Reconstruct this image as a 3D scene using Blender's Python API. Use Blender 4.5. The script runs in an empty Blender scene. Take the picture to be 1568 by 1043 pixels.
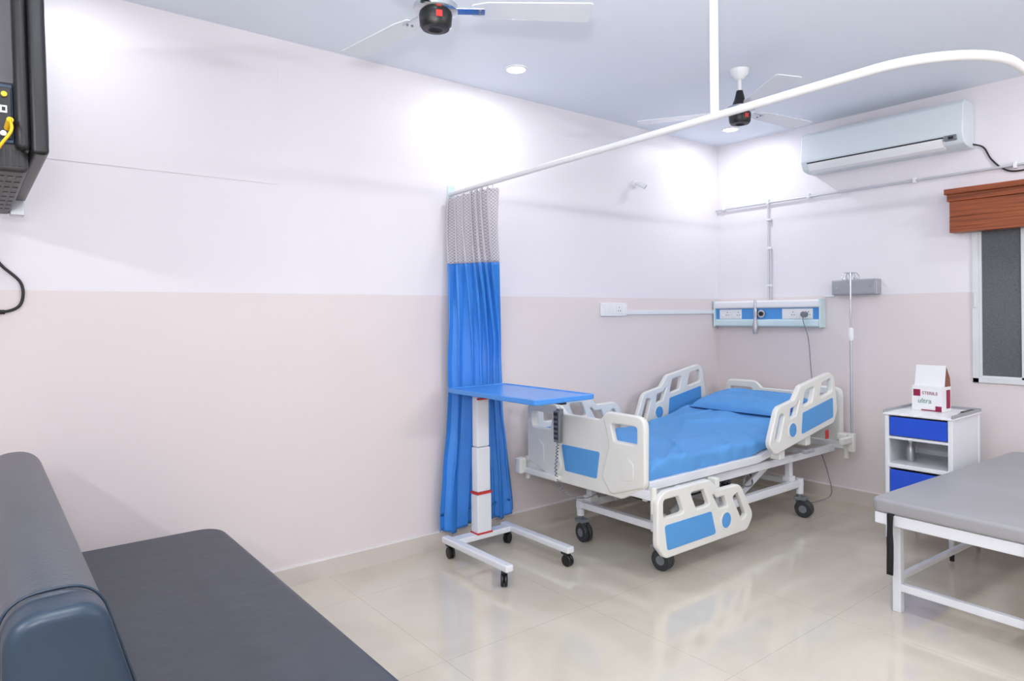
import bpy, bmesh, math, random
from mathutils import Vector, Matrix, noise
random.seed(4)
scene = bpy.context.scene
scene.view_settings.view_transform = 'Standard'
scene.view_settings.look = 'None'
COL = scene.collection

# ------------------------------------------------------------------ helpers
def lin(c):
    out = []
    for v in c[:3]:
        v = v / 255.0
        out.append(v / 12.92 if v <= 0.04045 else ((v + 0.055) / 1.055) ** 2.4)
    return (out[0], out[1], out[2], 1.0)

def mat(name, rgb, rough=0.5, metal=0.0, var=0.04, nscale=6.0, bump=0.0, bscale=60.0,
        coat=0.0, emis=0.0, spec=0.5, stretch=None):
    m = bpy.data.materials.new(name)
    m.use_nodes = True
    nt = m.node_tree
    b = nt.nodes["Principled BSDF"]
    tc = nt.nodes.new("ShaderNodeTexCoord")
    mp = nt.nodes.new("ShaderNodeMapping")
    if stretch:
        mp.inputs['Scale'].default_value = stretch
    nt.links.new(tc.outputs['Object'], mp.inputs['Vector'])
    n = nt.nodes.new("ShaderNodeTexNoise")
    n.inputs['Scale'].default_value = nscale
    n.inputs['Detail'].default_value = 4
    nt.links.new(mp.outputs[0], n.inputs['Vector'])
    r = nt.nodes.new("ShaderNodeValToRGB")
    c = lin(rgb)
    r.color_ramp.elements[0].position = 0.3
    r.color_ramp.elements[1].position = 0.7
    r.color_ramp.elements[0].color = tuple(max(0, v * (1 - var)) for v in c[:3]) + (1,)
    r.color_ramp.elements[1].color = tuple(min(1, v * (1 + var)) for v in c[:3]) + (1,)
    nt.links.new(n.outputs['Fac'], r.inputs[0])
    nt.links.new(r.outputs[0], b.inputs['Base Color'])
    b.inputs['Roughness'].default_value = rough
    b.inputs['Metallic'].default_value = metal
    b.inputs['Coat Weight'].default_value = coat
    b.inputs['Specular IOR Level'].default_value = spec
    if emis > 0:
        b.inputs['Emission Color'].default_value = c
        b.inputs['Emission Strength'].default_value = emis
    if bump > 0:
        n2 = nt.nodes.new("ShaderNodeTexNoise")
        n2.inputs['Scale'].default_value = bscale
        n2.inputs['Detail'].default_value = 3
        nt.links.new(mp.outputs[0], n2.inputs['Vector'])
        bp = nt.nodes.new("ShaderNodeBump")
        bp.inputs['Strength'].default_value = bump
        bp.inputs['Distance'].default_value = 0.01
        nt.links.new(n2.outputs['Fac'], bp.inputs['Height'])
        nt.links.new(bp.outputs[0], b.inputs['Normal'])
    return m

def finish(me, sharp=40):
    for p in me.polygons:
        p.use_smooth = True
    try:
        me.set_sharp_from_angle(angle=math.radians(sharp))
    except Exception:
        pass

class G:
    """one real-world object: an Empty with its parts as children"""
    def __init__(s, name, loc, rz=0.0, local=False):
        s.e = bpy.data.objects.new(name, None)
        s.e.empty_display_size = 0.1
        s.e.location = loc
        s.e.rotation_euler = (0, 0, rz)
        COL.objects.link(s.e)
        s.off = Vector((0, 0, 0)) if local else Vector(loc)
    def add(s, name, me, m, wn=False, sharp=40):
        me.transform(Matrix.Translation(-s.off))
        finish(me, sharp)
        o = bpy.data.objects.new(name, me)
        me.materials.append(m)
        COL.objects.link(o)
        o.parent = s.e
        if wn:
            o.modifiers.new("wn", 'WEIGHTED_NORMAL')
        return o
    def box(s, name, x0, x1, y0, y1, z0, z1, m, bev=0.003, seg=2, M=None):
        return s.add(name, box_me(x0, x1, y0, y1, z0, z1, bev, seg, M), m, wn=bev > 0)
    def cyl(s, name, p1, p2, r, m, seg=24, r2=None):
        return s.add(name, cyl_me(p1, p2, r, seg, r2), m)
    def tube(s, name, pts, r, m, smooth=True, res=8, cyclic=False):
        return s.add(name, tube_me(pts, r, smooth, res, cyclic), m, sharp=60)
    def plate(s, name, outline, holes, M, th, m, bev=0.004, seg=3):
        return s.add(name, plate_me(outline, holes, M, th, bev, seg), m)
    def lathe(s, name, prof, c, m, seg=40):
        return s.add(name, lathe_me(prof, c, seg), m)

def box_me(x0, x1, y0, y1, z0, z1, bev=0.003, seg=2, M=None):
    bm = bmesh.new()
    bmesh.ops.create_cube(bm, size=1.0)
    for v in bm.verts:
        v.co = Vector(((x0 + x1) / 2 + v.co.x * (x1 - x0), (y0 + y1) / 2 + v.co.y * (y1 - y0), (z0 + z1) / 2 + v.co.z * (z1 - z0)))
    b = min(bev, 0.45 * min(abs(x1 - x0), abs(y1 - y0), abs(z1 - z0)))
    if b > 0:
        bmesh.ops.bevel(bm, geom=bm.edges[:], offset=b, segments=seg, affect='EDGES', profile=0.5)
    if M:
        bm.transform(M)
    me = bpy.data.meshes.new("m")
    bm.to_mesh(me)
    bm.free()
    return me

def cyl_me(p1, p2, r, seg=24, r2=None):
    p1 = Vector(p1); p2 = Vector(p2)
    d = p2 - p1
    bm = bmesh.new()
    bmesh.ops.create_cone(bm, cap_ends=True, segments=seg, radius1=r, radius2=r if r2 is None else r2, depth=d.length)
    M = Matrix.Translation((p1 + p2) / 2) @ d.to_track_quat('Z', 'Y').to_matrix().to_4x4()
    bm.transform(M)
    me = bpy.data.meshes.new("m")
    bm.to_mesh(me)
    bm.free()
    return me

def catmull(P, n=10):
    P = [Vector(p) for p in P]
    if len(P) < 3:
        return P
    Q = [P[0] * 2 - P[1]] + P + [P[-1] * 2 - P[-2]]
    out = []
    for i in range(1, len(Q) - 2):
        a, b, c, d = Q[i - 1], Q[i], Q[i + 1], Q[i + 2]
        for k in range(n):
            t = k / n
            out.append(0.5 * ((2 * b) + (c - a) * t + (2 * a - 5 * b + 4 * c - d) * t * t + (3 * b - a - 3 * c + d) * t ** 3))
    out.append(P[-1])
    return out

def curve_to_mesh(cu):
    o = bpy.data.objects.new("tmp", cu)
    COL.objects.link(o)
    dg = bpy.context.evaluated_depsgraph_get()
    me = bpy.data.meshes.new_from_object(o.evaluated_get(dg))
    bpy.data.objects.remove(o)
    bpy.data.curves.remove(cu)
    me.materials.clear()
    return me

def tube_me(pts, r, smooth=True, res=8, cyclic=False):
    P = catmull(pts, res) if smooth else [Vector(p) for p in pts]
    cu = bpy.data.curves.new("c", 'CURVE')
    cu.dimensions = '3D'
    sp = cu.splines.new('POLY')
    sp.points.add(len(P) - 1)
    for i, p in enumerate(P):
        sp.points[i].co = (p.x, p.y, p.z, 1)
    sp.use_cyclic_u = cyclic
    cu.bevel_depth = r
    cu.bevel_resolution = 3
    cu.use_fill_caps = True
    return curve_to_mesh(cu)

def fillet(pts, r, seg=5):
    n = len(pts)
    out = []
    for i in range(n):
        p = Vector(pts[i][:2]); a = Vector(pts[i - 1][:2]); b = Vector(pts[(i + 1) % n][:2])
        rr = pts[i][2] if len(pts[i]) > 2 else r
        if rr <= 0:
            out.append(p); continue
        la = (a - p).length; lb = (b - p).length
        d1 = (a - p) / la; d2 = (b - p) / lb
        ang = max(0.2, d1.angle(d2))
        t = min(rr / math.tan(ang / 2), 0.48 * la, 0.48 * lb)
        A = p + d1 * t; B = p + d2 * t
        for k in range(seg + 1):
            u = k / seg
            out.append(A * (1 - u) ** 2 + p * 2 * u * (1 - u) + B * u * u)
    return out

def frame(o, u, v):
    u = Vector(u).normalized(); v = Vector(v).normalized(); n = u.cross(v)
    M = Matrix.Identity(4)
    for i in range(3):
        M[i][0] = u[i]; M[i][1] = v[i]; M[i][2] = n[i]; M[i][3] = o[i]
    return M

def plate_me(outline, holes, M, th, bev=0.004, seg=3):
    cu = bpy.data.curves.new("c", 'CURVE')
    cu.dimensions = '2D'
    cu.fill_mode = 'BOTH'
    for poly in [outline] + list(holes):
        sp = cu.splines.new('POLY')
        sp.points.add(len(poly) - 1)
        for i, p in enumerate(poly):
            sp.points[i].co = (p[0], p[1], 0, 1)
        sp.use_cyclic_u = True
    cu.extrude = max(0.0001, th / 2 - bev)
    cu.bevel_depth = bev
    cu.bevel_resolution = seg
    me = curve_to_mesh(cu)
    me.transform(M)
    return me

def lathe_me(prof, c, seg=40):
    bm = bmesh.new()
    rings = []
    for (r, z) in prof:
        if r < 1e-5:
            rings.append([bm.verts.new((c[0], c[1], c[2] + z))])
        else:
            rings.append([bm.verts.new((c[0] + r * math.cos(2 * math.pi * k / seg), c[1] + r * math.sin(2 * math.pi * k / seg), c[2] + z)) for k in range(seg)])
    for a, b in zip(rings[:-1], rings[1:]):
        for k in range(seg):
            k2 = (k + 1) % seg
            if len(a) == 1 and len(b) == 1:
                continue
            if len(a) == 1:
                bm.faces.new((a[0], b[k2], b[k]))
            elif len(b) == 1:
                bm.faces.new((a[k], a[k2], b[0]))
            else:
                bm.faces.new((a[k], a[k2], b[k2], b[k]))
    bmesh.ops.recalc_face_normals(bm, faces=bm.faces[:])
    me = bpy.data.meshes.new("m")
    bm.to_mesh(me)
    bm.free()
    return me

def circle(cx, cy, r, n=24):
    return [(cx + r * math.cos(2 * math.pi * k / n), cy + r * math.sin(2 * math.pi * k / n)) for k in range(n)]

# ------------------------------------------------------------------ room numbers
XF = 5.04      # far wall
YL = 3.48      # long wall
XB = -1.3      # wall behind
YR = -1.6      # wall to the right of the camera
H = 2.84
ZP = 1.523     # two-tone paint line

# ------------------------------------------------------------------ materials
def wall_mat():
    m = bpy.data.materials.new("painted_wall_two_tone")
    m.use_nodes = True
    nt = m.node_tree
    b = nt.nodes["Principled BSDF"]
    geo = nt.nodes.new("ShaderNodeNewGeometry")
    sep = nt.nodes.new("ShaderNodeSeparateXYZ")
    nt.links.new(geo.outputs['Position'], sep.inputs[0])
    gt = nt.nodes.new("ShaderNodeMath"); gt.operation = 'GREATER_THAN'
    gt.inputs[1].default_value = ZP
    nt.links.new(sep.outputs['Z'], gt.inputs[0])
    mx = nt.nodes.new("ShaderNodeMixRGB")
    mx.inputs[1].default_value = lin((230, 220, 219))
    mx.inputs[2].default_value = lin((237, 233, 238))
    nt.links.new(gt.outputs[0], mx.inputs[0])
    n = nt.nodes.new("ShaderNodeTexNoise"); n.inputs['Scale'].default_value = 1.3
    n.inputs['Detail'].default_value = 5
    nt.links.new(geo.outputs['Position'], n.inputs['Vector'])
    mr = nt.nodes.new("ShaderNodeMapRange")
    mr.inputs[3].default_value = 0.975; mr.inputs[4].default_value = 1.015
    nt.links.new(n.outputs['Fac'], mr.inputs[0])
    mul = nt.nodes.new("ShaderNodeMixRGB"); mul.blend_type = 'MULTIPLY'; mul.inputs[0].default_value = 1
    nt.links.new(mx.outputs[0], mul.inputs[1]); nt.links.new(mr.outputs[0], mul.inputs[2])
    nt.links.new(mul.outputs[0], b.inputs['Base Color'])
    b.inputs['Roughness'].default_value = 0.42
    n2 = nt.nodes.new("ShaderNodeTexNoise"); n2.inputs['Scale'].default_value = 3.0; n2.inputs['Detail'].default_value = 6
    nt.links.new(geo.outputs['Position'], n2.inputs['Vector'])
    bp = nt.nodes.new("ShaderNodeBump"); bp.inputs['Strength'].default_value = 0.08; bp.inputs['Distance'].default_value = 0.02
    nt.links.new(n2.outputs['Fac'], bp.inputs['Height'])
    nt.links.new(bp.outputs[0], b.inputs['Normal'])
    return m

def floor_mat():
    m = bpy.data.materials.new("polished_vitrified_tile")
    m.use_nodes = True
    nt = m.node_tree
    b = nt.nodes["Principled BSDF"]
    tc = nt.nodes.new("ShaderNodeTexCoord")
    mp = nt.nodes.new("ShaderNodeMapping")
    mp.inputs['Location'].default_value = (0.12, 0.08, 0)
    nt.links.new(tc.outputs['Object'], mp.inputs[0])
    n = nt.nodes.new("ShaderNodeTexNoise"); n.inputs['Scale'].default_value = 2.4; n.inputs['Detail'].default_value = 8
    n.inputs['Distortion'].default_value = 1.2
    nt.links.new(tc.outputs['Object'], n.inputs['Vector'])
    r = nt.nodes.new("ShaderNodeValToRGB")
    r.color_ramp.elements[0].position = 0.3; r.color_ramp.elements[0].color = lin((206, 197, 180))
    r.color_ramp.elements[1].position = 0.7; r.color_ramp.elements[1].color = lin((216, 208, 192))
    nt.links.new(n.outputs['Fac'], r.inputs[0])
    br = nt.nodes.new("ShaderNodeTexBrick")
    br.offset = 0.0; br.squash = 1.0
    br.inputs['Scale'].default_value = 1.0
    br.inputs['Brick Width'].default_value = 0.8
    br.inputs['Row Height'].default_value = 0.8
    br.inputs['Mortar Size'].default_value = 0.0014
    br.inputs['Mortar Smooth'].default_value = 0.0
    nt.links.new(mp.outputs[0], br.inputs['Vector'])
    mx = nt.nodes.new("ShaderNodeMixRGB")
    nt.links.new(br.outputs['Fac'], mx.inputs[0])
    nt.links.new(r.outputs[0], mx.inputs[1])
    mx.inputs[2].default_value = lin((188, 177, 160))
    nt.links.new(mx.outputs[0], b.inputs['Base Color'])
    b.inputs['Roughness'].default_value = 0.09
    b.inputs['Specular IOR Level'].default_value = 0.75
    return m

def mesh_fabric():
    m = bpy.data.materials.new("curtain_net_fabric")
    m.use_nodes = True
    nt = m.node_tree
    b = nt.nodes["Principled BSDF"]
    uv = nt.nodes.new("ShaderNodeUVMap"); uv.uv_map = "UVMap"
    ck = nt.nodes.new("ShaderNodeTexChecker")
    ck.inputs['Scale'].default_value = 1.0
    ck.inputs[1].default_value = lin((228, 224, 230))
    ck.inputs[2].default_value = lin((184, 179, 187))
    mp = nt.nodes.new("ShaderNodeMapping"); mp.inputs['Scale'].default_value = (150, 110, 1)
    nt.links.new(uv.outputs[0], mp.inputs[0])
    nt.links.new(mp.outputs[0], ck.inputs[0])
    nt.links.new(ck.outputs[0], b.inputs['Base Color'])
    b.inputs['Roughness'].default_value = 0.9
    return m

def wood_mat():
    m = bpy.data.materials.new("wood_slats")
    m.use_nodes = True
    nt = m.node_tree
    b = nt.nodes["Principled BSDF"]
    tc = nt.nodes.new("ShaderNodeTexCoord")
    mp = nt.nodes.new("ShaderNodeMapping"); mp.inputs['Scale'].default_value = (8, 1.2, 40)
    nt.links.new(tc.outputs['Object'], mp.inputs[0])
    n = nt.nodes.new("ShaderNodeTexNoise"); n.inputs['Scale'].default_value = 2; n.inputs['Detail'].default_value = 8
    nt.links.new(mp.outputs[0], n.inputs['Vector'])
    r = nt.nodes.new("ShaderNodeValToRGB")
    r.color_ramp.elements[0].position = 0.3; r.color_ramp.elements[0].color = lin((112, 52, 26))
    r.color_ramp.elements[1].position = 0.72; r.color_ramp.elements[1].color = lin((172, 92, 50))
    nt.links.new(n.outputs['Fac'], r.inputs[0])
    nt.links.new(r.outputs[0], b.inputs['Base Color'])
    b.inputs['Roughness'].default_value = 0.4
    return m

M_wall = wall_mat()
M_floor = floor_mat()
M_ceil = mat("ceiling_paint", (235, 243, 253), 0.6, var=0.01, nscale=1.5)
M_base = mat("skirting_tile", (212, 203, 194), 0.25, var=0.05, nscale=3)
M_basetop = mat("skirting_edge", (235, 232, 232), 0.4)
M_white = mat("white_plastic", (238, 239, 241), 0.35, var=0.01)
M_acw = mat("ac_white", (218, 227, 232), 0.35, var=0.01)
M_cream = mat("bed_white_abs", (232, 232, 226), 0.3, var=0.015, coat=0.2)
M_paintw = mat("white_powder_coat", (232, 234, 238), 0.35, var=0.02)
M_blue = mat("blue_plastic", (86, 158, 222), 0.35, var=0.03)
M_tblue = mat("table_blue", (74, 150, 232), 0.25, var=0.03)
M_dblue = mat("drawer_blue", (34, 82, 208), 0.35, var=0.04)
M_sheet = mat("blue_bedsheet", (92, 158, 221), 0.75, var=0.05, nscale=4, bump=0.2, bscale=9)
M_curt = mat("blue_curtain", (64, 144, 230), 0.4, var=0.06, nscale=5, bump=0.15, bscale=12)
M_net = mesh_fabric()
M_black = mat("black_plastic", (22, 23, 25), 0.4, var=0.1)
M_tvback = mat("tv_housing", (52, 50, 52), 0.45, var=0.1)
M_port = mat("tv_port_panel", (36, 54, 80), 0.4, var=0.2)
M_yel = mat("yellow_plug", (238, 190, 30), 0.4)
M_rubber = mat("caster_rubber", (52, 54, 58), 0.5, var=0.1)
M_grey = mat("grey_plastic", (120, 126, 132), 0.4)
M_metal = mat("galvanised_steel", (200, 204, 208), 0.35, metal=0.7, var=0.05)
M_pipe = mat("painted_pipe", (206, 208, 214), 0.4, metal=0.2, var=0.04)
M_alu = mat("aluminium_box", (176, 178, 182), 0.35, metal=0.6, var=0.05)
M_couch = mat("slate_vinyl", (60, 65, 75), 0.42, var=0.08, nscale=8, bump=0.25, bscale=12)
M_couchb = mat("slate_vinyl_back", (72, 77, 86), 0.36, var=0.08, nscale=8, bump=0.12, bscale=90)
M_couche = mat("blue_vinyl_end", (38, 55, 72), 0.36, var=0.1, nscale=6, bump=0.2, bscale=14)
M_dark = mat("dark_base", (26, 27, 30), 0.6)
M_cot = mat("grey_vinyl", (162, 161, 164), 0.45, var=0.05, nscale=3, bump=0.12, bscale=10)
M_strap = mat("black_strap", (20, 20, 22), 0.7)
M_glass = mat("dark_window_glass", (98, 102, 105), 0.15, var=0.22, nscale=140, spec=0.6)
M_glass2 = mat("tinted_glass", (98, 102, 108), 0.08, var=0.12, nscale=2.5, spec=0.6)
M_frame = mat("window_aluminium", (222, 224, 226), 0.4, var=0.02)
M_wood = wood_mat()
M_red = mat("red_band", (205, 50, 45), 0.4)
M_maroon = mat("maroon_print", (150, 22, 66), 0.5)
M_card = mat("brown_card", (140, 92, 70), 0.8)
M_cardw = mat("white_card", (240, 240, 241), 0.6, var=0.01)
M_panelblue = mat("panel_blue", (80, 156, 226), 0.35)
M_paleblue = mat("panel_pale_edge", (208, 230, 234), 0.35)
M_led = mat("led_diffuser", (255, 255, 255), 0.5, emis=12.0, var=0)
M_fill = mat("fill_diffuser", (255, 255, 255), 0.5, emis=5.0, var=0)  # glowing face of the added fill battens
M_blade = mat("fan_blade_white", (222, 228, 236), 0.22, var=0.02, coat=0.3)
M_chrome = mat("chrome", (200, 204, 210), 0.15, metal=1.0, var=0.02)

# ------------------------------------------------------------------ room shell
def shell(name, boxes, m):
    bm = bmesh.new()
    for (x0, x1, y0, y1, z0, z1) in boxes:
        r = bmesh.ops.create_cube(bm, size=1.0)
        for v in r['verts']:
            v.co = Vector(((x0 + x1) / 2 + v.co.x * (x1 - x0), (y0 + y1) / 2 + v.co.y * (y1 - y0), (z0 + z1) / 2 + v.co.z * (z1 - z0)))
    me = bpy.data.meshes.new(name)
    bm.to_mesh(me); bm.free()
    me.materials.append(m)
    o = bpy.data.objects.new(name, me)
    COL.objects.link(o)
    return o

T = 0.15
WY0, WY1, WZ0, WZ1 = 0.42, 1.57, 0.94, 2.02
shell("floor", [(XB - T, XF + T, YR - T, YL + T, -0.1, 0)], M_floor)
shell("ceiling", [(XB - T, XF + T, YR - T, YL + T, H, H + 0.1)], M_ceil)
shell("wall_left", [(XB - T, XF + T, YL, YL + T, 0, H)], M_wall)
shell("wall_far", [(XF, XF + T, YR, WY0, 0, H), (XF, XF + T, WY1, YL, 0, H), (XF, XF + T, WY0, WY1, 0, WZ0), (XF, XF + T, WY0, WY1, WZ1, H)], M_wall)
shell("wall_back", [(XB - T, XB, YR, YL, 0, H)], M_wall)
shell("wall_right", [(XB - T, XF + T, YR - T, YR, 0, H)], M_wall)
# raised plaster panel on the long wall
o = G("trim_1", (0, YL, 2.4))
o.box("plaster_panel", XB + 0.01, 1.225, YL - 0.0028, YL, 2.085, H, M_wall, 0.0012)
def baseboard(name, x0, x1, y0, y1, ax):
    g = G(name, ((x0 + x1) / 2, (y0 + y1) / 2, 0))
    g.box("tile", x0, x1, y0, y1, 0, 0.095, M_base, 0)
    g.box("edge", x0, x1, y0, y1, 0.095, 0.103, M_basetop, 0)
baseboard("baseboard_left", XB, XF, YL - 0.012, YL, 0)
baseboard("baseboard_far", XF - 0.012, XF, YR, YL - 0.012, 1)
baseboard("baseboard_back", XB, XB + 0.012, YR, YL - 0.012, 1)
baseboard("baseboard_right", XB + 0.012, XF - 0.012, YR, YR + 0.012, 0)

# ------------------------------------------------------------------ window + blind
w = G("window_1", (XF, 1.0, 1.48))
xa, xb = XF - 0.012, XF + 0.05
for nm, b in {"frame_left": (WY1 - 0.035, WY1, WZ0, WZ1), "frame_right": (WY0, WY0 + 0.04, WZ0, WZ1), "frame_sill": (WY0, WY1, WZ0, WZ0 + 0.03), "frame_head": (WY0, WY1, WZ1 - 0.03, WZ1)}.items():
    w.box(nm, xa, xb, b[0], b[1], b[2], b[3], M_frame, 0.002)
n = 4
sw = (WY1 - WY0 - 0.075) / n
for i in range(n):
    y1 = WY1 - 0.035 - i * sw; y0 = y1 - sw
    xs = XF + (0.012 if i % 2 == 0 else 0.03)
    w.box("sash_stile", xs - 0.012, xs + 0.012, y1 - 0.015, y1, WZ0 + 0.03, WZ1 - 0.03, M_frame, 0.001)
    w.box("sash_stile", xs - 0.012, xs + 0.012, y0, y0 + 0.045 if i % 2 == 0 else y0 + 0.03, WZ0 + 0.03, WZ1 - 0.03, M_frame, 0.001)
    w.box("sash_rail", xs - 0.012, xs + 0.012, y0 + 0.02, y1 - 0.015, WZ0 + 0.03, WZ0 + 0.045, M_frame, 0.001)
    w.box("pane", xs - 0.003, xs + 0.003, y0 + 0.02, y1 - 0.015, WZ0 + 0.045, WZ1 - 0.03, M_glass if i % 2 == 0 else M_glass2, 0)
w.box("latch", XF - 0.022, XF - 0.012, 1.545, 1.56, 1.42, 1.52, M_frame, 0.003)
w.box("dark_backing_board", XF + 0.06, XF + 0.07, WY0, WY1, WZ0, WZ1, M_dark, 0)  # dark board behind the panes, standing in for the dark outside

bl = G("roman_blind", (4.99, 1.0, 2.04))
bl.box("head_board", 4.905, XF - 0.002, 0.30, 1.685, 2.150, 2.185, M_wood, 0.003)
bl.box("head_lip", 4.918, XF - 0.01, 0.305, 1.672, 2.105, 2.150, M_wood, 0.003)
for i in range(2):
    z0 = 1.905 + i * 0.100
    bl.box("folded_slat", 4.930 + 0.003 * i, XF - 0.014, 0.31, 1.662, z0, z0 + 0.0995, M_wood, 0.002)
bl.tube("pull_cord", [(4.95, 0.40, 1.91), (4.95, 0.40, 1.4), (4.952, 0.40, 1.1)], 0.002, M_white)

# ------------------------------------------------------------------ lights (recessed downlights)
for i, (lx, ly) in enumerate([(0.33, 3.07), (2.48, 3.07), (4.63, 3.07), (0.33, 0.6), (2.48, 0.6), (4.4, 0.6)]):
    g = G("recessed_downlight", (lx, ly, H))
    g.lathe("bezel", [(0.052, -0.001), (0.052, -0.007), (0.056, -0.010), (0.066, -0.006), (0.068, 0.0)], (lx, ly, H), M_white)
    g.cyl("diffuser", (lx, ly, H - 0.001), (lx, ly, H - 0.005), 0.052, M_led, 32)
    la = bpy.data.lights.new("downlight_lamp", 'AREA')
    la.shape = 'DISK'; la.size = 0.09; la.energy = (4.8 if lx > 1 else 2.5) if ly > 2 else 7.0
    la.color = (0.93, 0.96, 1.0)
    lo = bpy.data.objects.new("downlight_lamp", la)
    lo.location = (0, 0, -0.014)
    COL.objects.link(lo)
    lo.parent = g.e
# fill light: unseen battens added on the two walls behind the photographer
def fill_batten(cx, cy, z, en, rz):
    g = G("added_fill_batten", (cx, cy, z), rz=rz, local=True)
    g.box("housing", -0.6, 0.6, 0.0, 0.03, -0.03, 0.03, M_white, 0.004)
    g.box("diffuser", -0.58, 0.58, -0.022, 0.0, -0.02, 0.02, M_fill, 0.008)
    la = bpy.data.lights.new("added_fill_lamp", 'AREA')
    la.shape = 'RECTANGLE'; la.size = 1.15; la.size_y = 0.05; la.energy = en
    la.color = (0.98, 0.98, 1.0)
    lo = bpy.data.objects.new("added_fill_lamp", la)
    lo.location = (0, -0.03, 0)
    lo.rotation_euler = (-math.pi / 2, 0, 0)
    COL.objects.link(lo)
    lo.parent = g.e
fill_batten(XB + 0.035, 0.6, 2.15, 26, math.radians(90))
fill_batten(3.2, YR + 0.035, 2.15, 28, math.radians(180))
# photographer's flash just above the camera, with its head tilted up to bounce off the ceiling
th = math.radians(51.61)
fl = bpy.data.lights.new("flash_lamp", 'POINT')
fl.energy = 44; fl.shadow_soft_size = 0.10; fl.color = (0.98, 0.975, 1.0)
flo = bpy.data.objects.new("flash_lamp", fl)
flo.location = (-0.12, -0.08, 1.68)
COL.objects.link(flo)
fb = bpy.data.lights.new("bounce_flash_lamp", 'SPOT')
fb.energy = 340; fb.shadow_soft_size = 0.06; fb.color = (0.97, 0.98, 1.0)
fb.spot_size = math.radians(98); fb.spot_blend = 1.0
fbo = bpy.data.objects.new("bounce_flash_lamp", fb)
fbo.location = (-0.10, -0.06, 1.66)
el = math.radians(54)
az = th - math.radians(10)
dv = Vector((math.cos(az) * math.cos(el), math.sin(az) * math.cos(el), math.sin(el)))
fbo.rotation_euler = dv.to_track_quat('-Z', 'Y').to_euler()
COL.objects.link(fbo)

# ------------------------------------------------------------------ ceiling fans
def fan(x, y, zh, cam_angles, R=0.6):
    g = G("ceiling_fan", (x, y, H))
    g.lathe("canopy", [(0.0, 0), (0.055, 0), (0.05, -0.03), (0.02, -0.06), (0.0, -0.06)], (x, y, H), M_white)
    g.cyl("down_rod", (x, y, H - 0.05), (x, y, zh + 0.06), 0.011, M_white, 16)
    g.lathe("motor_top", [(0.0, 0.13), (0.018, 0.13), (0.03, 0.08), (0.045, 0.045), (0.06, 0.03), (0.0, 0.03)], (x, y, zh), M_black)
    g.lathe("blade_hub", [(0.0, 0.035), (0.07, 0.035), (0.085, 0.02), (0.085, 0.0), (0.07, -0.008), (0.0, -0.008)], (x, y, zh), M_chrome)
    g.lathe("motor_cup", [(0.0, -0.008), (0.062, -0.008), (0.064, -0.015), (0.060, -0.055), (0.052, -0.066), (0.03, -0.068), (0.02, -0.06), (0.0, -0.06)], (x, y, zh), M_black)
    g.box("sticker", -0.012, 0.012, -0.001, 0.001, -0.012, 0.012, M_red, 0,
          M=Matrix.Translation((x, y, zh - 0.03)) @ Matrix.Rotation(math.radians(-20), 4, 'Z') @ Matrix.Translation((0.0, -0.063, 0)))
    for a in cam_angles:
        A = math.radians(a - 38.4)
        Mx = Matrix.Translation((x, y, zh + 0.008)) @ Matrix.Rotation(A, 4, 'Z') @ Matrix.Rotation(math.radians(-5), 4, 'X')
        out = fillet([(0.14, -0.04), (0.20, -0.060), (R, -0.072), (R, 0.066), (0.20, 0.050), (0.14, 0.035)], 0.015)
        g.plate("blade", out, [], Mx, 0.005, M_blade, bev=0.0015, seg=1)
        g.box("blade_arm", 0.06, 0.19, -0.022, 0.022, -0.006, 0.0, M_chrome, 0.002, M=Mx)
        g.cyl("rivet", Mx @ Vector((0.17, 0.012, 0.0)), Mx @ Vector((0.17, 0.012, -0.009)), 0.005, M_grey, 10)
        g.cyl("rivet", Mx @ Vector((0.17, -0.012, 0.0)), Mx @ Vector((0.17, -0.012, -0.009)), 0.005, M_grey, 10)
fan(1.387, 2.205, 2.565, (4, 134, 250), 0.60)
fan(3.55, 2.29, 2.585, (32, 158, 275), 0.60)

# ------------------------------------------------------------------ curtain track
g = G("curtain_track", (2.28, 3.48, 2.146))
zt = 2.146
pts = [(2.285, YL - 0.001, zt)]
for k in range(1, 12):
    t = k / 12
    pts.append((2.285 - 0.115 * t, YL + (0.93 - YL) * t, zt))
cx, cy, rr = 2.17 + 0.28, 0.93, 0.28
for k in range(0, 13):
    a = math.pi + (math.pi / 2) * k / 12
    pts.append((cx + rr * math.cos(a), cy + rr * math.sin(a), zt))
pts += [(3.3, 0.65, zt), (XF - 0.001, 0.65, zt)]
g.tube("rail", pts, 0.0145, M_white, smooth=False)
g.cyl("ceiling_drop_rod", (2.197, 1.525, zt), (2.197, 1.525, H), 0.016, M_white, 20)
g.cyl("drop_flange", (2.197, 1.525, H - 0.012), (2.197, 1.525, H), 0.035, M_white, 24)
g.cyl("ceiling_drop_rod", (3.9, 0.65, zt), (3.9, 0.65, H), 0.016, M_white, 20)
g.box("wall_bracket", 2.26, 2.31, YL - 0.006, YL, zt - 0.035, zt + 0.05, M_paleblue, 0.003)
g.box("wall_bracket", XF - 0.006, XF, 0.62, 0.68, zt - 0.035, zt + 0.035, M_white, 0.003)

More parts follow.
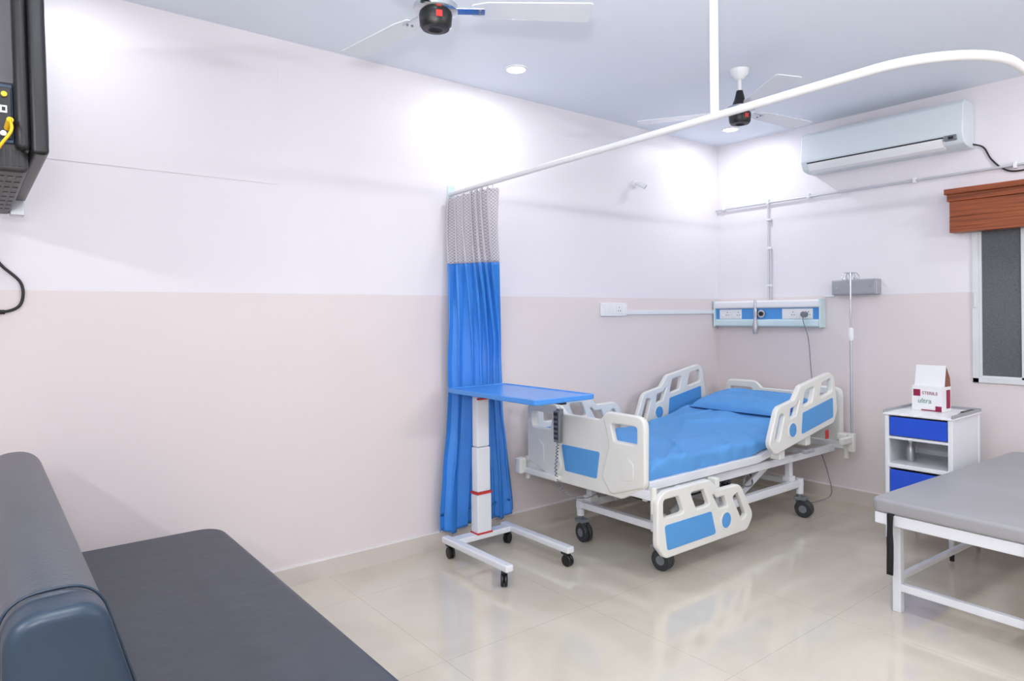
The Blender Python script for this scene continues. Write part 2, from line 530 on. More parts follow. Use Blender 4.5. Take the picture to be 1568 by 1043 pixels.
# ------------------------------------------------------------------ curtain
def sm(t):
    t = max(0, min(1, t)); return t * t * (3 - 2 * t)
def curtain_me(z1, z0, nz, NS=220):
    bm = bmesh.new()
    uvl = bm.loops.layers.uv.new("UVMap")
    rows = []
    for i in range(nz + 1):
        z = z1 + (z0 - z1) * i / nz
        t = sm((2.12 - z) / 1.0)
        low = sm((0.95 - z) / 0.85)
        row = []
        for j in range(NS + 1):
            s = j / NS
            A = Vector((2.275, 3.455 - 0.43 * s))
            B = Vector((2.225 - 0.075 * low + (0.415 + 0.15 * low) * s, 3.43))
            c = A.lerp(B, t)
            d = (Vector((0, -0.43)).lerp(Vector((0.41, 0)), t)).normalized()
            nrm = Vector((d.y, -d.x))
            ph = 2 * math.pi * 6.5 * (s + 0.045 * math.sin(7 * s + 1.0)) + 0.6 * math.sin(z * 2.1 + s * 5)
            amp = (0.028 + 0.017 * (1 - t)) * (0.75 + 0.4 * noise.noise(Vector((s * 6, z * 0.7, 2.0))))
            off = amp * math.sin(ph) + 0.010 * noise.noise(Vector((s * 12, z * 4, 0)))
            off2 = 0.014 * math.sin(2 * ph)
            p = c + nrm * off + d * off2
            y = min(p.y, YL - 0.004)
            if z < 1.02:
                y = max(y, 3.385)
            zz = z
            if z > 2.08:
                zz = z - 0.012 * abs(math.sin(ph * 0.5))
            if z < 0.2:
                zz = z + 0.02 * math.sin(ph * 0.5) + 0.02 * s
            row.append((bm.verts.new((p.x, y, zz)), s, z))
        rows.append(row)
    for i in range(nz):
        for j in range(NS):
            q = [rows[i][j], rows[i][j + 1], rows[i + 1][j + 1], rows[i + 1][j]]
            f = bm.faces.new([v[0] for v in q])
            for l, v in zip(f.loops, q):
                l[uvl].uv = (v[1], v[2])
    me = bpy.data.meshes.new("m")
    bm.to_mesh(me); bm.free()
    return me
cg = G("privacy_curtain", (2.4, 3.42, 0.1))
a = cg.add("net_top", curtain_me(2.128, 1.712, 24), M_net, sharp=180)
b = cg.add("blue_drape", curtain_me(1.715, 0.10, 90), M_curt, sharp=180)
for ob in (a, b):
    md = ob.modifiers.new("sol", 'SOLIDIFY'); md.thickness = 0.002
for k in range(9):
    yk = 3.44 - 0.05 * k
    cg.cyl("hook", (2.28, yk, 2.146), (2.28, yk, 2.11), 0.003, M_white, 8)

# ------------------------------------------------------------------ hospital bed
bed = G("hospital_bed", (3.8, 2.81, 0))
YC = 2.81
def endboard(x, name, outward):
    Mx = frame((x, YC, 0), (0, 1, 0), (0, 0, 1))
    out = fillet([(-0.46, 0.49, .03), (-0.30, 0.405, .04), (0.30, 0.405, .04), (0.46, 0.49, .03), (0.465, 0.845, .05), (0.20, 0.85, .05),
                  (0.15, 0.80, .04), (-0.15, 0.80, .04), (-0.20, 0.85, .05), (-0.465, 0.845, .05)], 0.03)
    h1 = fillet([(-0.435, 0.695), (-0.235, 0.695), (-0.215, 0.812), (-0.435, 0.812)], 0.03)
    h2 = fillet([(0.435, 0.695), (0.235, 0.695), (0.215, 0.812), (0.435, 0.812)], 0.03)
    bed.plate(name, out, [h1, h2], Mx, 0.034, M_cream, 0.010, 4)
    for sgn in (-1, 1):
        xo = x + outward * 0.014
        Mo = frame((xo, YC, 0), (0, 1, 0), (0, 0, 1))
        o2 = fillet([(sgn * 0.468, 0.50, .03), (sgn * 0.235, 0.42, .03), (sgn * 0.175, 0.50, .04), (sgn * 0.235, 0.68, .04), (sgn * 0.19, 0.83, .04), (sgn * 0.22, 0.853, .03), (sgn * 0.468, 0.85, .05)], 0.03)
        hh = fillet([(sgn * 0.435, 0.695), (sgn * 0.255, 0.695), (sgn * 0.225, 0.812), (sgn * 0.435, 0.812)], 0.03)
        bed.plate(name + "_side_frame", o2, [hh], Mo, 0.034, M_cream, 0.010, 4)
        bed.plate(name + "_boss", fillet([(sgn * 0.40, 0.52), (sgn * 0.32, 0.50), (sgn * 0.32, 0.60), (sgn * 0.36, 0.63), (sgn * 0.40, 0.60)], 0.01), [], frame((xo + outward * 0.018, YC, 0), (0, 1, 0), (0, 0, 1)), 0.006, M_cream, 0.002, 2)
    Mb = frame((x + outward * 0.018, YC, 0), (0, 1, 0), (0, 0, 1))
    bed.plate(name + "_blue_inset", fillet([(-0.115, 0.475), (0.140, 0.475), (0.170, 0.625), (-0.140, 0.625)], 0.012), [], Mb, 0.006, M_blue, 0.002, 2)
endboard(2.75, "footboard", -1)
endboard(4.86, "headboard", 1)

# end bumper rails with corner posts
for x, s in ((2.755, -1), (4.85, 1)):
    bed.box("end_rail", x - 0.02, x + 0.02, 2.31, 3.31, 0.425, 0.475, M_paintw, 0.006)
    for y in (2.30, 3.32):
        bed.cyl("corner_buffer", (x - 0.005, y, 0.36), (x - 0.005, y, 0.50), 0.017, M_cream, 20)
bed.box("corner_bumper", 2.66, 2.72, 3.29, 3.345, 0.40, 0.50, M_cream, 0.012)
bed.box("bumper_arm", 2.69, 2.74, 2.99, 3.32, 0.405, 0.44, M_cream, 0.008)

# deck
TAN = math.tan(math.radians(9))
XBND = 3.80
def ztop(x):
    return 0.515 + max(0, x - XBND) * TAN
for y in (2.345, 3.255):
    bed.box("deck_rail", 2.775, 3.80, y, y + 0.03, 0.462, 0.512, M_paintw, 0.006)
    Mr = Matrix.Translation((3.80, y, 0.487)) @ Matrix.Rotation(-math.radians(9), 4, 'Y')
    bed.box("backrest_rail", 0, 0.98, 0, 0.03, -0.025, 0.022, M_paintw, 0.006, M=Mr)
    bed.box("lower_frame_rail", 2.78, 4.84, y + 0.03 if y < 3 else y - 0.03, y + 0.06 if y < 3 else y, 0.40, 0.45, M_paintw, 0.005)
for x0, x1 in ((2.80, 3.18), (3.20, 3.50), (3.52, 3.79)):
    bed.box("deck_panel", x0, x1, 2.38, 3.25, 0.495, 0.512, M_cream, 0.004)
Mr = Matrix.Translation((3.80, 2.38, 0.50)) @ Matrix.Rotation(-math.radians(9), 4, 'Y')
bed.box("backrest_panel", 0.01, 0.97, 0, 0.87, -0.006, 0.010, M_cream, 0.004, M=Mr)
for x in (3.0, 3.5, 4.0, 4.5):
    bed.box("cross_member", x, x + 0.04, 2.40, 3.23, 0.41, 0.445, M_paintw, 0.004)

# mattress wrapped in sheet
def ridge(v, w):
    return max(0.0, 1 - abs(noise.noise(v)) * w) ** 2
def mattress_me():
    bm = bmesh.new()
    W = 0.445; TH = 0.088
    base = fillet([(-W, 0.0, .02), (W, 0.0, .02), (W, TH, .085), (-W, TH, .085)], 0.03, 10)
    loop = []
    nb = len(base)
    for i in range(nb):
        a = base[i]; b = base[(i + 1) % nb]
        k = max(1, int((b - a).length / 0.009))
        for q in range(k):
            loop.append(a.lerp(b, q / k))
    NX = 220
    rings = []
    x0, x1 = 2.79, 4.75
    for i in range(NX + 1):
        x = x0 + (x1 - x0) * i / NX
        e = min(x - x0, x1 - x)
        k = 1.0
        if e < 0.12:
            k = 0.35 + 0.65 * math.sqrt(max(0, 1 - (1 - e / 0.12) ** 2))
        ring = []
        for p in loop:
            y = p.x; z = p.y
            zz = z * k
            yy = y
            topw = sm((z - TH * 0.2) / (TH * 0.6))
            # long soft folds radiating from the foot corner and mid-section
            ang = math.atan2(y + 0.9, x - 2.2)
            wr = 0.013 * ridge(Vector((ang * 6.5, (x + y) * 0.7, 0.3)), 3.6)
            wr += 0.010 * ridge(Vector((x * 1.7 + y * 3.8, y * 1.1 - x * 0.5, 7.3)), 4.4)
            wr += 0.004 * ridge(Vector((x * 5.0 - y * 2.5, y * 2.2 + x, 5.1)), 4.2)
            wr += 0.010 * noise.noise(Vector((x * 1.8, y * 2.5, 9)))
            dd = (x - 4.05) + y * 0.4
            wr += 0.026 * math.exp(-(dd / 0.045) ** 2) * sm((0.40 - y) / 0.5)
            dd2 = (x - 3.50) - y * 0.9
            wr += 0.014 * math.exp(-(dd2 / 0.020) ** 2) * sm((0.15 - y) / 0.4)
            zz += wr * topw
            side = abs(y) / W
            if side > 0.8 and z < TH * 0.95:
                yy += math.copysign(0.012 * noise.noise(Vector((x * 9, z * 6, side))), y)
                if y < 0 and z < TH * 0.35:
                    zz -= 0.016 * (0.6 + noise.noise(Vector((x * 4, 2, 2))))
            ring.append(bm.verts.new((x - max(0, x - XBND) * 0.012, YC + yy, ztop(x) + zz)))
        rings.append(ring)
    m = len(loop)
    for i in range(NX):
        for j in range(m):
            bm.faces.new((rings[i][j], rings[i][(j + 1) % m], rings[i + 1][(j + 1) % m], rings[i + 1][j]))
    bm.faces.new(rings[0]); bm.faces.new(list(reversed(rings[-1])))
    bmesh.ops.recalc_face_normals(bm, faces=bm.faces[:])
    me = bpy.data.meshes.new("m")
    bm.to_mesh(me); bm.free()
    return me
bed.add("mattress_with_sheet", mattress_me(), M_sheet, sharp=70)

def pillow_me(cx, cy, cz, lx, ly, h, tilt):
    bm = bmesh.new()
    N = 40
    top = []; bot = []
    for i in range(N + 1):
        ra = []; rb = []
        for j in range(N + 1):
            u = -1 + 2 * i / N; v = -1 + 2 * j / N
            f = max(0, (1 - abs(u) ** 3.2)) ** 0.55 * max(0, (1 - abs(v) ** 3.6)) ** 0.55
            x = u * lx / 2; y = v * ly / 2 * (1 - 0.04 * (1 - u * u) * abs(v) ** 4)
            zt = f * h * 0.72 + 0.012 * noise.noise(Vector((u * 2.2, v * 2.8, 1))) * f + 0.012 * max(0, 1 - 3 * abs(noise.noise(Vector((u * 3, v * 3, 4))))) * f
            ra.append(bm.verts.new((x, y, zt + 0.012)))
            rb.append(bm.verts.new((x, y, 0.008 - f * h * 0.05)))
        top.append(ra); bot.append(rb)
    for i in range(N):
        for j in range(N):
            bm.faces.new((top[i][j], top[i + 1][j], top[i + 1][j + 1], top[i][j + 1]))
            bm.faces.new((bot[i][j], bot[i][j + 1], bot[i + 1][j + 1], bot[i + 1][j]))
    for i in range(N):
        bm.faces.new((top[i][0], bot[i][0], bot[i + 1][0], top[i + 1][0]))
        bm.faces.new((top[i][N], top[i + 1][N], bot[i + 1][N], bot[i][N]))
        bm.faces.new((top[0][i], top[0][i + 1], bot[0][i + 1], bot[0][i]))
        bm.faces.new((top[N][i], bot[N][i], bot[N][i + 1], top[N][i + 1]))
    bmesh.ops.recalc_face_normals(bm, faces=bm.faces[:])
    bm.transform(Matrix.Translation((cx, cy, cz)) @ Matrix.Rotation(-tilt, 4, 'Y'))
    me = bpy.data.meshes.new("m")
    bm.to_mesh(me); bm.free()
    return me
bed.add("pillow", pillow_me(4.48, 2.83, ztop(4.48) + 0.094, 0.46, 0.74, 0.10, math.radians(8)), M_sheet, sharp=70)

# side rails
def siderail(x0, z0, y, tilt, mirror, ny):
    Lr = 0.86
    def P(pts):
        return [((Lr - p[0]) if mirror else p[0], *p[1:]) for p in pts]
    ca, sa = math.cos(tilt), math.sin(tilt)
    Mx = frame((x0, y, z0), (ca, 0, sa), (-sa, 0, ca))
    out = fillet(P([(0.06, 0.0, .05), (0.80, 0.0, .05), (0.86, 0.07, .05), (0.855, 0.30, .06), (0.80, 0.335, .05), (0.42, 0.335, .05),
                    (0.33, 0.265, .04), (0.13, 0.265, .07), (0.0, 0.07, .05)]), 0.04, 7)
    h1 = fillet(P([(0.048, 0.075), (0.115, 0.05), (0.215, 0.215), (0.145, 0.238)]), 0.03)
    h2 = fillet(P([(0.235, 0.155), (0.335, 0.16), (0.405, 0.26), (0.37, 0.262), (0.345, 0.238), (0.27, 0.238)]), 0.02)
    h3 = fillet(P([(0.405, 0.195), (0.545, 0.195), (0.605, 0.308), (0.465, 0.308)]), 0.025)
    h4 = fillet(P([(0.625, 0.195), (0.825, 0.195), (0.825, 0.308), (0.685, 0.308)]), 0.03)
    bed.plate("side_rail", out, [h1, h2, h3, h4], Mx, 0.036, M_cream, 0.009, 4)
    for s in (-1, 1):
        Mb = frame(Vector((x0, y, z0)) + Vector((0, s * 0.0185, 0)), (ca, 0, sa), (-sa, 0, ca))
        bed.plate("rail_blue_inset", fillet(P([(0.37, 0.035), (0.79, 0.035), (0.81, 0.165), (0.41, 0.165)]), 0.015), [], Mb, 0.005, M_blue, 0.0015, 1)
        bcx = P([(0.27, 0.09)])[0][0]
        bed.plate("rail_blue_badge", circle(bcx, 0.09, 0.045), [], Mb, 0.005, M_blue, 0.0015, 1)
        bed.plate("rail_badge_ring", circle(bcx, 0.09, 0.052), [circle(bcx, 0.09, 0.045)], Mb, 0.007, M_cream, 0.0015, 1)
TL = math.radians(9.5)
siderail(3.80, 0.52, 2.275, TL, False, 1)
siderail(3.80, 0.52, 3.345, TL, False, -1)
siderail(2.735, 0.135, 2.275, 0.0, True, 1)
siderail(2.85, 0.50, 3.345, 0.0, True, -1)
for x, z in ((3.98, 0.50), (4.30, 0.55)):
    for ya, yb in ((2.285, 2.36), (3.27, 3.335)):
        bed.box("rail_hinge_arm", x - 0.03, x + 0.03, ya, yb, z - 0.03, z + 0.06, M_cream, 0.008)
for x in (3.0, 3.3):
    bed.box("rail_hinge_arm", x - 0.02, x + 0.02, 2.292, 2.35, 0.40, 0.46, M_cream, 0.006)
    bed.box("rail_hinge_link", x - 0.015, x + 0.015, 2.296, 2.306, 0.26, 0.42, M_metal, 0.003)
    bed.box("rail_hinge_arm", x - 0.02, x + 0.02, 3.27, 3.335, 0.48, 0.54, M_cream, 0.006)
bed.box("release_handle", 4.22, 4.34, 2.262, 2.29, 0.475, 0.50, M_metal, 0.004)
bed.box("cpr_tag", 4.50, 4.54, 2.268, 2.274, 0.54, 0.60, M_red, 0.002)

# base chassis
BY0, BY1 = 2.43, 3.02
for y in (BY0, BY1):
    bed.box("base_rail", 2.90, 4.46, y - 0.022, y + 0.022, 0.20, 0.25, M_paintw, 0.006)
for x in (2.93, 4.43, 3.65):
    bed.box("base_cross", x - 0.022, x + 0.022, BY0 - 0.03, BY1 + 0.03, 0.205, 0.245, M_paintw, 0.006)
for x in (2.98, 4.36):
    for y in (BY0 + 0.03, BY1 - 0.03):
        bed.box("lift_post", x - 0.02, x + 0.02, y - 0.02, y + 0.02, 0.24, 0.42, M_paintw, 0.005)
        bed.box("lift_lug", x - 0.035, x + 0.035, y - 0.03, y + 0.03, 0.24, 0.28, M_paintw, 0.005)
def bar(g, nm, p, q, wd, th, m):
    p = Vector(p); q = Vector(q); d = q - p
    Mx = Matrix.Translation(p) @ d.to_track_quat('X', 'Z').to_matrix().to_4x4()
    g.box(nm, 0, d.length, -wd / 2, wd / 2, -th / 2, th / 2, m, 0.004, M=Mx)
for y in (2.50, 2.95):
    bar(bed, "lift_arm", (3.15, y, 0.24), (3.55, y, 0.42), 0.02, 0.045, M_paintw)
    bar(bed, "lift_arm", (3.85, y, 0.24), (4.25, y, 0.42), 0.02, 0.045, M_paintw)
    bar(bed, "backrest_strut", (3.70, y, 0.36), (4.25, y, 0.53), 0.018, 0.03, M_grey)
bed.cyl("actuator_body", (3.2, 2.72, 0.33), (3.55, 2.72, 0.35), 0.035, M_grey, 20)
bed.cyl("actuator_rod", (3.55, 2.72, 0.35), (3.9, 2.72, 0.37), 0.013, M_chrome, 16)
bed.box("actuator_motor", 3.14, 3.26, 2.66, 2.80, 0.27, 0.40, M_black, 0.012)
bed.cyl("actuator_body", (3.9, 2.88, 0.33), (4.2, 2.88, 0.36), 0.032, M_grey, 20)
bed.box("control_box", 3.42, 3.60, 2.55, 2.66, 0.36, 0.41, M_black, 0.01)
bed.tube("wiring", [(3.45, 2.6, 0.37), (3.3, 2.48, 0.33), (3.5, 2.42, 0.36), (3.62, 2.40, 0.30), (3.7, 2.5, 0.33)], 0.006, M_black)
bed.tube("wiring", [(3.6, 2.55, 0.38), (3.75, 2.42, 0.40), (3.72, 2.40, 0.33), (3.9, 2.45, 0.30), (4.1, 2.6, 0.34)], 0.005, M_grey)

def caster(g, x, y, r, ztop_, wd, mw=M_rubber, fork=M_grey, ang=0.0, stem=0.014):
    Mx = Matrix.Translation((x, y, 0)) @ Matrix.Rotation(ang, 4, 'Z')
    for s in (-1, 1):
        prof = [(0.0, -wd * 0.22), (r * 0.88, -wd * 0.22), (r, -wd * 0.12), (r, wd * 0.12), (r * 0.88, wd * 0.22), (0.0, wd * 0.22)]
        me = lathe_me(prof, (0, 0, 0), 32)
        me.transform(Mx @ Matrix.Translation((0, s * wd * 0.27, r)) @ Matrix.Rotation(math.pi / 2, 4, 'X'))
        g.add("wheel", me, mw)
        me = cyl_me((0, s * wd * 0.50, r), (0, s * wd * 0.515, r), r * 0.45, 20)
        me.transform(Mx)
        g.add("wheel_cap", me, fork)
    prof = fillet([(-r * 0.5, r * 0.6), (r * 0.2, r * 0.6), (r * 0.95, r * 1.65), (r * 0.95, r * 2.25), (-r * 0.1, r * 2.3)], r * 0.3)
    g.plate("fork", prof, [], Mx @ frame((0, 0, 0), (1, 0, 0), (0, 0, 1)), wd * 0.09, fork, 0.001, 1)
    hood = fillet([(-r * 0.3, r * 2.02), (r * 1.05, r * 2.02), (r * 1.05, r * 2.3), (-r * 0.3, r * 2.35)], r * 0.1)
    g.plate("hood", hood, [], Mx @ frame((0, 0, 0), (1, 0, 0), (0, 0, 1)), wd * 0.9, fork, 0.002, 2)
    g.cyl("stem", Mx @ Vector((r * 0.55, 0, r * 2.2)), Mx @ Vector((r * 0.55, 0, ztop_)), stem, fork)
for x in (2.93, 4.43):
    for y, an in ((2.39, math.pi * 0.55), (BY1 - 0.02, math.pi * 0.45)):
        caster(bed, x, y, 0.058, 0.21, 0.06, ang=an)
        bed.cyl("leg_sleeve", (x, y + 0.03, 0.155), (x, y + 0.03, 0.26), 0.024, M_paintw, 20)
# handset hanging on the footboard
bed.box("handset", 2.685, 2.712, 2.955, 3.005, 0.64, 0.83, M_grey, 0.008)
bed.box("handset_face", 2.682, 2.686, 2.962, 2.998, 0.66, 0.82, M_rubber, 0.001)
for k in range(5):
    for q in (0, 1):
        bed.box("handset_button", 2.680, 2.683, 2.966 + q * 0.017, 2.977 + q * 0.017, 0.675 + k * 0.028, 0.688 + k * 0.028, M_grey, 0.001)
bed.box("handset_hook", 2.70, 2.735, 2.965, 2.995, 0.80, 0.84, M_grey, 0.004)
hp = [(2.70, 2.98, 0.64), (2.695, 2.985, 0.56), (2.70, 3.0, 0.46), (2.71, 2.98, 0.38), (2.74, 2.92, 0.33), (2.84, 2.85, 0.32), (2.95, 2.80, 0.40)]
hs = catmull(hp, 30)
coil = []
for i, p in enumerate(hs):
    a = i * 0.9
    k = 1 if i < 110 else 0.3
    coil.append(p + Vector((math.cos(a) * 0.007 * k, math.sin(a) * 0.007 * k, 0)))
bed.tube("handset_coil_cord", coil, 0.0028, M_grey, smooth=False)
bed.box("pole_bracket", 4.76, 4.84, 2.257, 2.33, 0.50, 0.545, M_cream, 0.008)

# ------------------------------------------------------------------ iv pole
iv = G("iv_pole", (4.80, 2.27, 0.42))
ix, iy = 4.80, 2.235
iv.box("socket_block", ix - 0.02, ix + 0.02, iy - 0.02, iy + 0.02, 0.42, 0.55, M_cream, 0.006)
iv.box("socket_arm", ix - 0.16, ix + 0.02, iy - 0.012, iy + 0.018, 0.485, 0.53, M_cream, 0.006)
iv.cyl("lower_tube", (ix, iy, 0.50), (ix, iy, 1.24), 0.0095, M_metal, 16)
iv.lathe("height_clamp", [(0, -0.04), (0.013, -0.04), (0.018, -0.02), (0.018, 0.03), (0.012, 0.05), (0, 0.05)], (ix, iy, 1.24), M_white, 20)
iv.cyl("upper_tube", (ix, iy, 1.26), (ix, iy, 1.66), 0.0065, M_chrome, 16)
iv.lathe("hook_hub", [(0, -0.015), (0.012, -0.012), (0.012, 0.012), (0, 0.016)], (ix, iy, 1.665), M_chrome, 16)
for a in (math.radians(-38), math.radians(142), math.radians(52), math.radians(232)):
    c, s = math.cos(a), math.sin(a)
    iv.tube("hook", [(ix, iy, 1.665), (ix + c * 0.035, iy + s * 0.035, 1.675), (ix + c * 0.055, iy + s * 0.055, 1.66), (ix + c * 0.062, iy + s * 0.062, 1.635), (ix + c * 0.05, iy + s * 0.05, 1.625), (ix + c * 0.042, iy + s * 0.042, 1.64)], 0.003, M_chrome)

# ------------------------------------------------------------------ overbed table
tb = G("overbed_table", (2.35, 3.0, 0))
Mt = frame((2.385, 2.965, 0.958), (1, 0, 0), (0, 1, 0))
tb.plate("table_top", fillet([(-0.21, -0.40), (0.21, -0.40), (0.21, 0.40), (-0.21, 0.40)], 0.035, 6), [], Mt, 0.024, M_tblue, 0.006, 3)
tb.plate("raised_rim", fillet([(-0.212, -0.402), (0.212, -0.402), (0.212, 0.402), (-0.212, 0.402)], 0.035, 6), [fillet([(-0.198, -0.388), (0.198, -0.388), (0.198, 0.388), (-0.198, 0.388)], 0.03, 6)], frame((2.385, 2.965, 0.968), (1, 0, 0), (0, 1, 0)), 0.012, M_tblue, 0.004, 2)
tb.box("support_arm", 2.31, 2.39, 2.75, 3.30, 0.918, 0.946, M_paintw, 0.005)
tb.box("release_lever", 2.40, 2.44, 2.62, 2.72, 0.925, 0.946, M_black, 0.004)
tb.box("red_collar", 2.292, 2.43, 3.222, 3.236, 0.903, 0.913, M_red, 0.003)
cxm, cym = 2.345, 3.27
tb.box("column_outer", cxm - 0.052, cxm + 0.052, cym - 0.035, cym + 0.035, 0.115, 0.345, M_paintw, 0.008)
tb.box("red_band", cxm - 0.055, cxm + 0.055, cym - 0.038, cym + 0.038, 0.345, 0.357, M_red, 0.002)
tb.box("red_band", cxm - 0.055, cxm + 0.055, cym - 0.038, cym + 0.038, 0.110, 0.120, M_red, 0.002)
tb.box("column_mid", cxm - 0.048, cxm + 0.048, cym - 0.031, cym + 0.031, 0.357, 0.62, M_paintw, 0.008)
tb.box("column_upper", cxm - 0.044, cxm + 0.044, cym - 0.028, cym + 0.028, 0.622, 0.925, M_paintw, 0.008)
tb.box("base_cross_bar", 2.12, 2.58, 3.24, 3.31, 0.078, 0.112, M_paintw, 0.006)
for x in (2.135, 2.565):
    tb.box("base_leg", x - 0.025, x + 0.025, 2.73, 3.345, 0.078, 0.115, M_paintw, 0.008)
for x, y, an in ((2.135, 2.78, 0.9), (2.565, 2.78, 1.7), (2.135, 3.30, 1.4), (2.565, 3.29, 0.5)):
    caster(tb, x - 0.018 * math.cos(an), y - 0.018 * math.sin(an), 0.033, 0.08, 0.036, mw=M_black, fork=M_black, ang=an, stem=0.006)

# ------------------------------------------------------------------ couch
so = G("vinyl_couch", (0.4, 2.35, 0))
Ms = frame((0, 0, 0.405), (1, 0, 0), (0, 1, 0))
so.plate("seat_cushion", fillet([(0.20, 1.46, .03), (0.84, 1.46, .06), (0.84, 3.24, .09), (0.20, 3.24, .03)], 0.06, 8), [], Ms, 0.095, M_couch, 0.028, 6)
so.box("seat_base", 0.10, 0.83, 1.46, 3.23, 0.10, 0.36, M_couchb, 0.015)
for x in (0.14, 0.77):
    for y in (1.52, 3.17):
        so.box("foot", x - 0.03, x + 0.03, y - 0.03, y + 0.03, 0.0, 0.10, M_dark, 0.006)
profb = fillet([(0.055, 0.14, .02), (0.275, 0.14, .02), (0.275, 0.44, .05), (0.155, 0.865, .055), (0.055, 0.865, .055)], 0.03, 9)
so.plate("backrest", profb, [], frame((0, 2.36, 0), (1, 0, 0), (0, 0, 1)), 1.74, M_couchb, 0.03, 7)
profe = fillet([(0.050, 0.14, .02), (0.283, 0.14, .02), (0.280, 0.44, .05), (0.161, 0.870, .04), (0.050, 0.870, .04)], 0.03, 9)
so.plate("backrest_end_pad", profe, [], frame((0, 1.47, 0), (1, 0, 0), (0, 0, 1)), 0.10, M_couche, 0.022, 8)
sp = [Vector((p.x, 1.52, p.y)) for p in fillet([(0.022, 0.17, .02), (0.308, 0.17, .02), (0.308, 0.45, .07), (0.178, 0.898, .08), (0.022, 0.898, .08)], 0.03, 9)]
so.tube("piping", sp, 0.003, M_couche, smooth=False, cyclic=True)

# ------------------------------------------------------------------ television
tv = G("television", (0.1, 2.8, 2.2))
TVM = Matrix.Translation((0.115, 2.24, 1.85)) @ Matrix.Rotation(math.radians(0.6), 4, 'Z') @ Matrix.Rotation(math.radians(-1.2), 4, 'Y')
tv.box("screen_bezel", 0.005, 0.045, 0.0, 1.06, 0.0, 0.66, M_black, 0.012, 3, M=TVM)
tv.box("screen", 0.044, 0.047, 0.03, 1.03, 0.04, 0.63, M_glass, 0, M=TVM)
tv.box("rear_housing", -0.030, 0.010, 0.015, 1.04, 0.01, 0.645, M_black, 0.02, 4, M=TVM)
tv.box("rear_lower_housing", -0.15, 0.0, 0.05, 1.0, -0.045, 0.20, M_tvback, 0.014, 3, M=TVM)
tv.box("port_panel", -0.14, -0.030, 0.042, 0.052, 0.03, 0.19, M_port, 0.003, M=TVM)
tv.box("port_surround", -0.062, -0.034, 0.038, 0.044, 0.04, 0.18, M_black, 0.002, M=TVM)
tv.cyl("yellow_plug", TVM @ Vector((-0.045, 0.042, 0.07)), TVM @ Vector((-0.04, 0.0, 0.085)), 0.008, M_yel, 14)
tv.cyl("white_plug", TVM @ Vector((-0.055, 0.042, 0.055)), TVM @ Vector((-0.055, 0.012, 0.05)), 0.007, M_white, 14)
tv.cyl("yellow_plug", TVM @ Vector((-0.05, 0.042, 0.16)), TVM @ Vector((-0.05, 0.03, 0.16)), 0.007, M_yel, 14)
tv.box("usb_port", -0.06, -0.044, 0.034, 0.039, 0.11, 0.13, M_white, 0.001, M=TVM)
tv.box("usb_port_core", -0.056, -0.048, 0.032, 0.035, 0.115, 0.125, M_black, 0, M=TVM)
for k in range(8):
    tv.box("vent_slot", -0.12 + k * 0.014, -0.113 + k * 0.014, 0.046, 0.051, -0.03, 0.015, M_black, 0, M=TVM)
    for q in range(6):
        tv.box("vent_slot", -0.125 + q * 0.02, -0.112 + q * 0.02, 0.12 + k * 0.10, 0.17 + k * 0.10, -0.047, -0.0445, M_black, 0, M=TVM)
tv.box("mount_plate", -0.17, -0.15, 0.35, 0.62, 0.0, 0.18, M_dark, 0.004, M=TVM)
tv.box("mount_arm", -0.07, -0.03, 3.20, YL - 0.01, 1.90, 1.96, M_dark, 0.004)
tv.box("wall_plate", -0.14, 0.06, YL - 0.02, YL, 1.84, 2.06, M_dark, 0.004)
tv.tube("av_cable", [TVM @ Vector((-0.04, 0.0, 0.085)), TVM @ Vector((-0.04, -0.02, 0.05)), TVM @ Vector((-0.07, 0.0, 0.0)), TVM @ Vector((-0.10, 0.06, -0.07)), TVM @ Vector((-0.12, 0.2, -0.06))], 0.004, M_yel)
tv.box("bracket_clip", 0.10, 0.145, 3.16, 3.22, 1.795, 1.86, M_metal, 0.003)
tv.tube("power_cable", [(-0.02, 3.38, 1.82), (0.03, 3.46, 1.72), (0.075, 3.468, 1.63), (0.145, 3.468, 1.55), (0.14, 3.468, 1.46), (0.07, 3.468, 1.43), (-0.03, 3.468, 1.435)], 0.006, M_black)
tv.cyl("plug_body", (0.09, 3.468, 1.432), (0.03, 3.468, 1.432), 0.009, M_black, 14)

# ------------------------------------------------------------------ air conditioner
ac = G("air_conditioner", (4.94, 2.08, 2.58))
prof = fillet([(5.03, 2.725, .004), (4.875, 2.725, .02), (4.852, 2.70, .02), (4.836, 2.52, .03), (4.865, 2.462, .03), (4.93, 2.45, .02), (5.03, 2.45, .004)], 0.01, 6)
Ma = frame((0, 2.08, 0), (1, 0, 0), (0, 0, 1))
ac.plate("body", prof, [], Ma, 1.06, M_acw, 0.008, 4)
ac.box("louver_gap", 4.826, 4.85, 1.66, 2.56, 2.500, 2.506, M_dark, 0)
ac.plate("louver", fillet([(4.830, 2.498), (4.834, 2.488), (4.858, 2.448), (4.90, 2.436), (4.905, 2.444), (4.86, 2.462)], 0.004, 4), [], frame((0, 2.11, 0), (1, 0, 0), (0, 0, 1)), 0.89, M_white, 0.001, 1)
ac.box("display_block", 4.824, 4.85, 1.585, 1.655, 2.478, 2.512, M_grey, 0.004)
ac.box("display_window", 4.822, 4.83, 1.60, 1.63, 2.485, 2.503, M_black, 0.002)
ac.box("wall_backplate", 5.03, XF, 1.62, 2.54, 2.48, 2.70, M_grey, 0)
ac.tube("power_cable", [(5.0, 1.56, 2.47), (5.03, 1.50, 2.44), (5.03, 1.46, 2.36), (5.03, 1.40, 2.29), (5.03, 1.33, 2.26), (5.03, 1.2, 2.27), (5.03, 1.0, 2.28)], 0.005, M_black)

